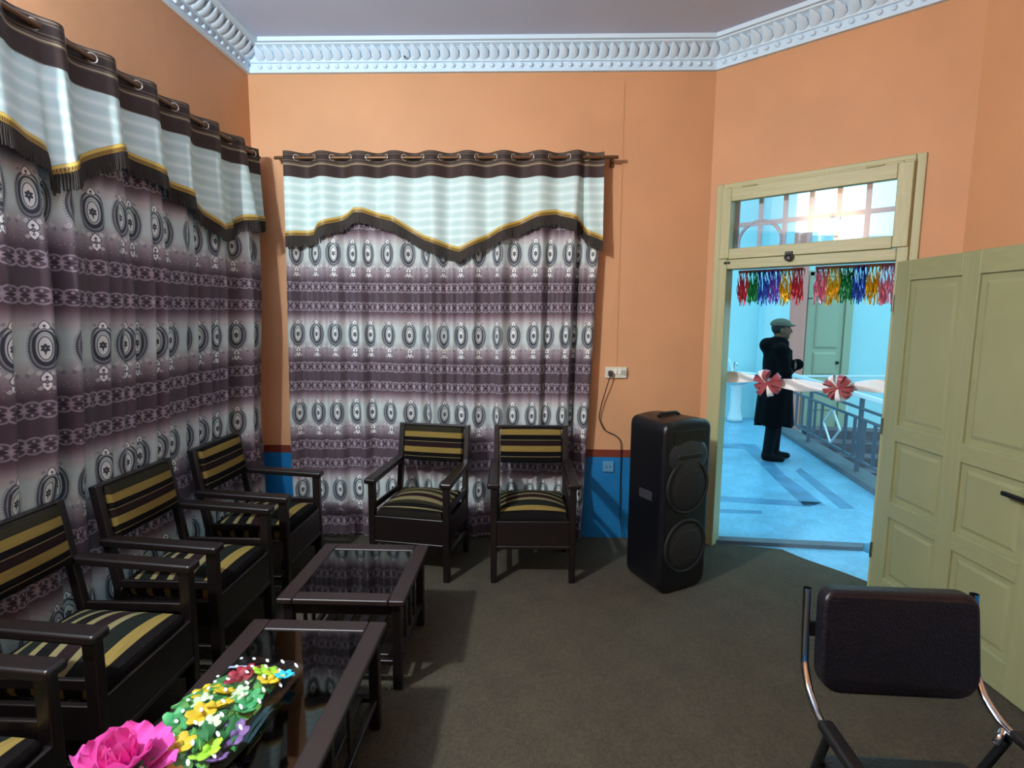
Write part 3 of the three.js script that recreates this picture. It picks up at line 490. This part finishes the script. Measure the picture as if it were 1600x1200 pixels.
// ------------------------------------------------------------------ lamp on the left wall, beside the viewer
{
  const t = thing('wall_lamp', 'bare white bulb on a wall holder above the left curtain', 'lamp', [0, LAMP_POS.y, LAMP_POS.z]);
  part('holder', [cyl(0.045, 0.045, 0.02).rotateZ(HP).translate(0.01, 0.06, 0), bar([0.02, 0.06, 0], [LAMP_POS.x, 0.06, 0], 0.02, 0.02), cyl(0.02, 0.024, 0.05, LAMP_POS.x, 0.055, 0)], M.plastic, t);
  part('bulb', new THREE.SphereGeometry(0.042, 24, 16).translate(LAMP_POS.x, -0.005, 0), new THREE.MeshStandardMaterial({ color: '#ffffff', emissive: '#f2ffff', emissiveIntensity: 60 }), t);
  const l = new THREE.PointLight(new THREE.Color().setRGB(0.90, 1.0, 1.04), LAMP_CD, 0, 2); l.position.set(LAMP_POS.x, -0.005, 0); l.shadow.radius = 4; l.castShadow = true; t.add(l);
}

// ------------------------------------------------------------------ veranda outside
const YV = 0.03;
const cA = [5.538, -1.193], cdv = [0.1343, -0.991];
const CU = (s, off = 0) => [cA[0] + cdv[0] * s + 0.991 * off, cA[1] + cdv[1] * s + 0.134 * off];
const vf = solo('floor_veranda', prism([[2.0, -0.23], [3.52, -0.02], [4.70, 0.075], [XR + 0.4, 0.1], CU(-1.8), CU(4.6), [2.0, -5.7]], -0.3, YV), M.tile, 'bluish stone paved veranda floor outside the doorway', 'floor', null, 'structure');
for (const poly of [[[4.4, -3.34], [5.26, -3.34], [4.974, -1.833], [4.883, -0.788], [4.673, -0.777], [4.779, -1.583], [5.0, -3.06], [4.4, -3.05]], [[3.7, -1.06], [4.9, -0.877], [4.715, -0.745], [3.7, -0.9]], [[3.6, -0.65], [4.225, -0.62], [4.19, -0.538], [3.6, -0.55]], [[5.284, -2.111], [5.105, -0.714], [4.97, -0.707], [5.16, -1.97]]])
  part('paving_band', prism(poly, YV - 0.01, YV + 0.0012), M.tileDark, vf, 'darker stone band');
solo('ground', new THREE.BoxGeometry(60, 0.2, 60).translate(0, -0.85, 0), M.concrete, 'grey ground outside the building below the veranda', 'ground', null, 'structure');
solo('kerb', prism([CU(-1.8), CU(4.4), CU(4.4, 0.24), CU(-1.8, 0.24)], -0.3, 0.09), M.kerb, 'grey concrete kerb under the veranda railing', 'kerb', null, 'structure');
solo('stairwell', prism([CU(-1.8, 0.24), CU(4.4, 0.24), CU(4.4, 3.2), CU(-1.8, 3.2)], -0.72, -0.45), M.mauve, 'mauve grey landing seen down through the railing', 'landing', null, 'structure');
for (let k = 0; k < 4; k++) solo('stair_step', prism([CU(2.2 + k * 0.32, 0.5), CU(2.52 + k * 0.32, 0.5), CU(2.52 + k * 0.32, 2.2), CU(2.2 + k * 0.32, 2.2)], -0.46, -0.33 + k * 0.13), M.mauve, ['lowest', 'second', 'third', 'highest'][k] + ' stone step beyond the veranda railing', 'step', null, 'structure');
// far wall of the court
const farWall = solo('wall_court', [bx(3.6, 5.2, 0.25, 4.5, 2.3, -5.55), bx(0.4, 5.2, 0.55, 6.26, 2.3, -5.45), bx(3.4, 3.5, 0.25, 8.35, 1.45, -5.8)], M.outWall, 'pale blue white wall across the court', 'wall', null, 'structure');
part('pilaster', bx(0.36, 3.6, 0.4, 6.64, 1.4, -5.55), M.outPink, farWall, 'salmon pink pilaster');
{
  const d = thing('door_2', 'closed cream panelled door across the court', 'door', [7.32, 0, -5.67], 0, null, 'structure');
  part('frame', [rb(0.08, 2.75, 0.16, -0.32, 1.2, 0), rb(0.13, 2.75, 0.16, 0.36, 1.2, 0), rb(0.75, 0.09, 0.16, 0, 2.55, 0)], M.outDoor, d);
  part('leaf', rb(0.58, 2.7, 0.05, 0, 1.15, 0.02), M.outDoor, d);
  for (const [y, h] of [[0.42, 0.5], [0.98, 0.34], [1.86, 1.15]]) part('panel', new THREE.ExtrudeGeometry(new THREE.Shape([[-0.17, -h / 2], [0.17, -h / 2], [0.17, h / 2], [-0.17, h / 2]].map((p) => new THREE.Vector2(...p))), { depth: 0.01, bevelEnabled: true, bevelSize: 0.03, bevelThickness: 0.012, bevelSegments: 1 }).translate(0, y, 0.045), M.outDoor, d);
  part('knob', new THREE.SphereGeometry(0.028, 12, 8).translate(0.22, 1.0, 0.075), M.black, d);
  const h = thing('wall_hook', 'dark iron bracket on the wall beside the court door', 'bracket', [6.86, 2.1, -5.66]);
  part('arm', [bar([0, 0, 0], [0, 0, 0.16], 0.02, 0.02), bar([-0.1, 0, 0.14], [0.14, 0.02, 0.14], 0.018, 0.018)], M.black, h); part('drop', bar([0, 0, 0.14], [0, -0.12, 0.14], 0.016, 0.016), M.black, h);
}
// wash basin
{
  const b = thing('wash_basin', 'white pedestal wash basin against the pale court wall', 'wash basin', [5.6, YV, -5.05]);
  part('pedestal', new THREE.LatheGeometry([[0.0, 0], [0.13, 0], [0.12, 0.06], [0.085, 0.2], [0.085, 0.55], [0.12, 0.66], [0.0, 0.66]].map((p) => new THREE.Vector2(...p)), 28), M.whitePipe, b);
  part('bowl', new THREE.LatheGeometry([[0.0, 0.66], [0.14, 0.64], [0.26, 0.7], [0.31, 0.8], [0.315, 0.83], [0.29, 0.83], [0.24, 0.74], [0.0, 0.7]].map((p) => new THREE.Vector2(...p)), 32).scale(1, 1, 0.8), M.whitePipe, b);
  part('tap', [tube([[0.02, 0.82, -0.2], [0.02, 0.98, -0.2], [0.02, 1.0, -0.12], [0.02, 0.95, -0.08]], 0.014), cyl(0.03, 0.03, 0.03, 0.02, 0.84, -0.2)], M.chrome, b);
  solo('water_pipe', tube([[5.28, 1.75, -5.38], [5.3, 1.5, -5.36], [5.42, 1.2, -5.3], [5.55, 1.02, -5.26], [5.6, 0.86, -5.25]], 0.022, 40), M.whitePipe, 'white water pipe slanting down the court wall to the basin', 'pipe');
}
// railing
{
  const r = thing('railing', 'grey iron balustrade along the edge of the veranda', 'railing'), P = (s, y) => { const q = CU(s, 0.12); return [q[0], y, q[1]]; }, S0 = -1.6, S1 = 4.3;
  part('handrail', bar(P(S0, 0.93), P(S1, 0.93), 0.06, 0.05), M.whitePipe, r, 'pale top handrail');
  for (const y of [0.79, 0.68, 0.22]) part('rail', bar(P(S0, y), P(S1, y), 0.03, 0.03), M.iron, r);
  for (let s = S0, k = 0; s < S1; s += 0.235, k++) { if (s > 1.1 && s < 1.6) continue; part('baluster', bar(P(s, 0.22), P(s, 0.68), 0.026, 0.034), M.iron, r); }
  for (const s of [-1.5, 0.62, 2.1, 4.2]) part('post', bar(P(s, 0.05), P(s, 0.93), 0.04, 0.04), M.iron, r);
  const dm = [[1.12, 0.45], [1.37, 0.66], [1.62, 0.45], [1.37, 0.24]]; for (let i = 0; i < 4; i++) part('diamond_bar', bar(P(...dm[i]), P(...dm[(i + 1) % 4]), 0.022, 0.022), M.whitePipe, r, 'pale bar of the diamond ornament');
  const q = thing('railing', 'pale far handrail across the stairwell in front of the court door', 'railing');
  part('handrail', bar([6.2, 0.86, -4.55], [9.2, 0.86, -4.75], 0.035, 0.035), M.whitePipe, q);
  for (let x = 6.3; x < 9; x += 0.9) part('post', bar([x, -0.46, -4.55 - (x - 6.2) * 0.067], [x, 0.86, -4.55 - (x - 6.2) * 0.067], 0.03, 0.03), M.whitePipe, q);
}
// ribbon and bows across the doorway
{
  const R = (s, y, o) => { const p = D(s, y, o); return p; }, off = -0.24;
  const rib = gridGeom(60, 4, (a, t) => { const s = 0.02 + 1.3 * a, sg = 0.012 * Math.sin(a * 9) - 0.03 * Math.sin(a * Math.PI) * 0.6, h = 0.032 + 0.012 * Math.sin(a * 17); return [R(s, 1.295 + sg + (t - 0.5) * 2 * h + 0.02 * a, off + 0.018 * Math.sin(t * 5 + a * 23)), [a, t]]; });
  solo('door_ribbon', rib, M.satinRibbon, 'white satin ribbon stretched across the open doorway', 'ribbon');
  for (const [s, l, sc, i] of [[0.42, 'pink red ribbon bow in front of the standing man', 1, 0], [0.885, 'pink red ribbon bow in front of the railing', 0.9, 1]]) {
    const b = thing('ribbon_bow', l, 'bow', R(s, i ? 1.285 : 1.28, off + 0.05), -AN, 'bows on the doorway ribbon');
    for (let k = 0; k < 9; k++) { const g = gridGeom(6, 10, (a, t) => { const w = 0.008 + 0.013 * Math.sin(t * Math.PI), lx = 0.105 * Math.sin(t * Math.PI * 0.92), lz = 0.03 * Math.sin(t * Math.PI * 2) + 0.01; return [[lx, (a - 0.5) * 2 * w, lz], [a, t]]; }); const m = part('loop', g, k % 4 === 3 ? M.satinRibbon : M.bow, b); m.rotation.set(rr(-0.4, 0.4), rr(-0.5, 0.5), k * Math.PI * 2 / 9 + rr(-0.1, 0.1)); m.scale.setScalar(sc); }
    part('knot', new THREE.SphereGeometry(0.018, 10, 8), M.bow, b);
  }
}
// foil fringe garlands under the door head
{
  const foil = (c) => std(c, 0.25, { metalness: 0.6 }), F = { red: foil('#c83a4c'), green: foil('#1c8a4a'), blue: foil('#2e55c0'), purple: foil('#7a58c8'), gold: foil('#e3b21e'), pink: foil('#e07a98') };
  const make = (label, s0, s1, cols) => {
    const t = thing('foil_garland', label, 'garland', D(s0, 2.105, -0.2), -AN, 'foil garlands over the doorway'), L = s1 - s0, w = L / cols.length;
    part('top_tape', bx(L, 0.02, 0.004, L / 2, 0, 0), M.bow, t);
    cols.forEach((c, k) => {
      const gs = [];
      for (let i = 0; i < 28; i++) { const x = w * (k + (i + 0.5) / 28), l = 0.2 + rr(-0.03, 0.06), p1 = rr(0, 6), am = rr(0.003, 0.01), zz = rr(-0.012, 0.012); gs.push(clean(gridGeom(1, 9, (a, b) => { const tw = p1 * 0.25 + b * 3 + rr(-0.2, 0.2), xx = x + am * Math.sin(p1 + b * 7); return [[xx + (a - 0.5) * 0.0085 * Math.cos(tw), -l * b, zz + (a - 0.5) * 0.0085 * Math.sin(tw) + am * Math.cos(b * 6 + p1)], [a, b]]; }))); }
      const m = part('foil_strands', mergeGeometries(gs), F[c], t, c + ' foil strands'); m.userData.kind = 'stuff';
    });
  };
  make('shiny foil fringe of red, green, blue and gold above the man', 0.16, 0.615, ['red', 'green', 'blue', 'purple', 'gold', 'red']);
  make('shiny foil fringe of pink, gold, green and blue near the open leaf', 0.69, 1.15, ['pink', 'gold', 'green', 'blue', 'gold', 'pink']);
}
// ------------------------------------------------------------------ person outside
{
  const P = thing('person', 'person in a long black coat and flat cap standing outside with folded arms', 'person', [5.11, YV, -2.475], THREE.MathUtils.degToRad(80));
  const smin = (a, b, k) => { const h = Math.max(k - Math.abs(a - b), 0) / k; return Math.min(a, b) - h * h * k * 0.25; };
  const cap = (p, a, b, ra, rb2) => { const abx = b[0] - a[0], aby = b[1] - a[1], abz = b[2] - a[2], t = Math.max(0, Math.min(1, ((p[0] - a[0]) * abx + (p[1] - a[1]) * aby + (p[2] - a[2]) * abz) / (abx * abx + aby * aby + abz * abz))); return Math.hypot(p[0] - a[0] - abx * t, p[1] - a[1] - aby * t, p[2] - a[2] - abz * t) - (ra + (rb2 - ra) * t); };
  const ell = (p, c, r) => { const q = [(p[0] - c[0]) / r[0], (p[1] - c[1]) / r[1], (p[2] - c[2]) / r[2]], k = Math.hypot(...q); return (k - 1) * Math.min(...r); };
  function mesh(fn, lo, hi, res) {
    const mc = new MarchingCubes(res, undefined, false, false, 120000); mc.isolation = 0; const f = mc.field, n = mc.size, hs = n / 2;
    const W = (i, k) => lo[k] + (hi[k] - lo[k]) * ((i - hs) / hs * 0.5 + 0.5);
    for (let z = 0; z < n; z++) for (let y = 0; y < n; y++) for (let x = 0; x < n; x++) f[z * n * n + y * n + x] = -fn([W(x, 0), W(y, 1), W(z, 2)]);
    mc.update(); const c = mc.count, pos = new Float32Array(c * 3), nor = new Float32Array(c * 3);
    for (let i = 0; i < c; i++) {
      const p = [0, 1, 2].map((k) => lo[k] + (hi[k] - lo[k]) * (mc.positionArray[i * 3 + k] * 0.5 + 0.5)), e = 0.003, g = [0, 1, 2].map((k) => { const a = [...p], b = [...p]; a[k] += e; b[k] -= e; return fn(a) - fn(b); }), l = Math.hypot(...g) || 1;
      for (let k = 0; k < 3; k++) { pos[i * 3 + k] = p[k]; nor[i * 3 + k] = g[k] / l; }
    }
    const g = new THREE.BufferGeometry(); g.setAttribute('position', new THREE.BufferAttribute(pos, 3)); g.setAttribute('normal', new THREE.BufferAttribute(nor, 3)); return g;
  }
  // body: legs, torso, neck, head, hands (front = +z)
  const head = (p) => {
    let d = smin(ell(p, [0, 1.61, 0.02], [0.075, 0.108, 0.092]), ell(p, [0, 1.56, 0.05], [0.055, 0.06, 0.06]), 0.04);
    d = smin(d, cap(p, [0, 1.615, 0.108], [0, 1.578, 0.13], 0.009, 0.015), 0.02);                 // nose
    d = smin(d, cap(p, [-0.02, 1.545, 0.108], [0.02, 1.545, 0.108], 0.008, 0.008), 0.012);          // lips
    d = smin(d, ell(p, [0, 1.505, 0.09], [0.03, 0.02, 0.022]), 0.02);                              // chin
    for (const s of [-1, 1]) { d = smin(d, ell(p, [s * 0.078, 1.59, 0.005], [0.012, 0.032, 0.02]), 0.008); d = Math.max(d, -ell(p, [s * 0.032, 1.612, 0.112], [0.018, 0.01, 0.014])); d = smin(d, ell(p, [s * 0.03, 1.612, 0.098], [0.013, 0.011, 0.012]), 0.004); }
    return smin(d, cap(p, [0, 1.52, 0], [0, 1.4, -0.015], 0.056, 0.066), 0.03);
  };
  const lower = (p) => {
    let d = cap(p, [0, 0.95, -0.01], [0, 1.36, -0.02], 0.135, 0.14);
    for (const s of [-1, 1]) {
      const fz = s > 0 ? 0.05 : -0.06;
      d = smin(d, cap(p, [s * 0.085, 0.9, -0.01], [s * 0.085, 0.5, fz * 0.6 + 0.01], 0.095, 0.075), 0.05);
      d = smin(d, cap(p, [s * 0.085, 0.5, fz * 0.6 + 0.01], [s * 0.085, 0.1, fz - 0.01], 0.078, 0.062), 0.04);
      d = smin(d, cap(p, [s * 0.085, 0.055, fz - 0.03], [s * 0.1, 0.04, fz + 0.15], 0.05, 0.036), 0.03);
    }
    return Math.max(d, -p[1]);
  };
  const hand = (p, s) => {                                               // resting on the opposite upper arm
    const c = [s * -0.13, 1.18, 0.155]; let d = ell(p, c, [0.045, 0.03, 0.02]);
    for (let k = 0; k < 4; k++) { const y = 1.207 - k * 0.018, l = [0.05, 0.058, 0.054, 0.042][k]; d = smin(d, Math.min(cap(p, [s * -0.15, y, 0.162], [s * (-0.15 - l * 0.6), y, 0.15], 0.0088, 0.0085), cap(p, [s * (-0.15 - l * 0.6), y, 0.15], [s * (-0.15 - l), y - 0.002, 0.125], 0.0085, 0.0078)), 0.006); }
    return smin(d, cap(p, [s * -0.11, 1.205, 0.165], [s * -0.13, 1.235, 0.155], 0.011, 0.0095), 0.008);
  };
  const skin = new THREE.Color('#6f5444'), trouser = new THREE.Color('#0d0e14'), shoe = new THREE.Color('#121214');
  const gs = [mesh(lower, [-0.32, -0.02, -0.32], [0.32, 1.55, 0.32], 84), mesh(head, [-0.13, 1.34, -0.13], [0.13, 1.75, 0.17], 72), mesh((p) => Math.min(hand(p, 1), hand([p[0], p[1] + 0.05, p[2] - 0.01], -1)), [-0.26, 1.05, 0.08], [0.26, 1.27, 0.26], 64)];
  const bg = mergeGeometries(gs), pp = bg.attributes.position, colr = new Float32Array(pp.count * 3);
  for (let i = 0; i < pp.count; i++) { const y = pp.getY(i), c = y > 1.05 && (y > 1.44 || pp.getZ(i) > 0.135) ? skin : y < 0.1 ? shoe : trouser; c.toArray(colr, i * 3); }
  bg.setAttribute('color', new THREE.BufferAttribute(colr, 3));
  part('body', bg, std('#ffffff', 0.8, { vertexColors: true, specularIntensity: 0.25 }), P);
  const coat = (p) => {
    const y = p[1], q = [p[0], y, p[2]];
    // trunk as a tapered elliptical column
    const k = Math.max(0, Math.min(1, (1.42 - y) / 0.97)), rx = 0.2 + 0.045 * k, rz = 0.145 + 0.075 * k - 0.015 * Math.exp(-(((y - 1.08) / 0.1) ** 2));
    let d = Math.max((Math.hypot(p[0] / rx, (p[2] + 0.005) / rz) - 1) * Math.min(rx, rz), Math.max(0.45 + 0.02 * Math.sin(Math.atan2(p[2], p[0]) * 5) - y, y - 1.36));
    d += 0.006 * Math.sin(Math.atan2(p[2], p[0]) * 9 + y * 3) * k;
    d = smin(d, cap(q, [-0.15, 1.36, -0.015], [0.15, 1.36, -0.015], 0.085, 0.085), 0.08);
    for (const s of [-1, 1]) {
      d = smin(d, cap(q, [s * 0.19, 1.36, -0.015], [s * 0.235, 1.1, 0.03], 0.078, 0.066), 0.03);
      d = smin(d, cap(q, [s * 0.235, 1.1, 0.03], [s * -0.06, 1.16 + (s > 0 ? 0.03 : -0.01), 0.185 + (s > 0 ? 0.02 : -0.01)], 0.07, 0.066), 0.02);
    }
    d = smin(d, ell(q, [0, 1.41, -0.13], [0.13, 0.09, 0.085]), 0.05);                              // hood folded on the back
    d = smin(d, Math.abs(ell(q, [0, 1.43, -0.01], [0.1, 0.075, 0.095])) - 0.02, 0.03);              // collar
    return d;
  };
  part('coat', mesh(coat, [-0.36, 0.38, -0.3], [0.36, 1.56, 0.34], 92), std('#08080b', 0.95, { specularIntensity: 0.2 }), P, 'long black hooded coat');
  part('hair', mesh((p) => Math.max(ell(p, [0, 1.63, 0.0], [0.083, 0.105, 0.095]), p[2] - 0.03, 1.55 - p[1]), [-0.12, 1.5, -0.13], [0.12, 1.76, 0.13], 48), std('#14110f', 0.7), P);
  const capFn = (p) => { let d = Math.max(ell(p, [0, 1.665, 0.005], [0.098, 0.07, 0.115]), 1.645 - p[1]); d = smin(d, Math.max(ell(p, [0, 1.65, 0.1], [0.07, 0.014, 0.075]), -0.2), 0.02); return d; };
  part('cap', mesh(capFn, [-0.14, 1.58, -0.16], [0.14, 1.78, 0.22], 56), std('#5d5c4e', 0.95), P, 'grey green flat cap');
}

scene.traverse((o) => { if (o.isMesh) { o.castShadow = true; o.receiveShadow = true; } });
renderer.render(scene, camera);
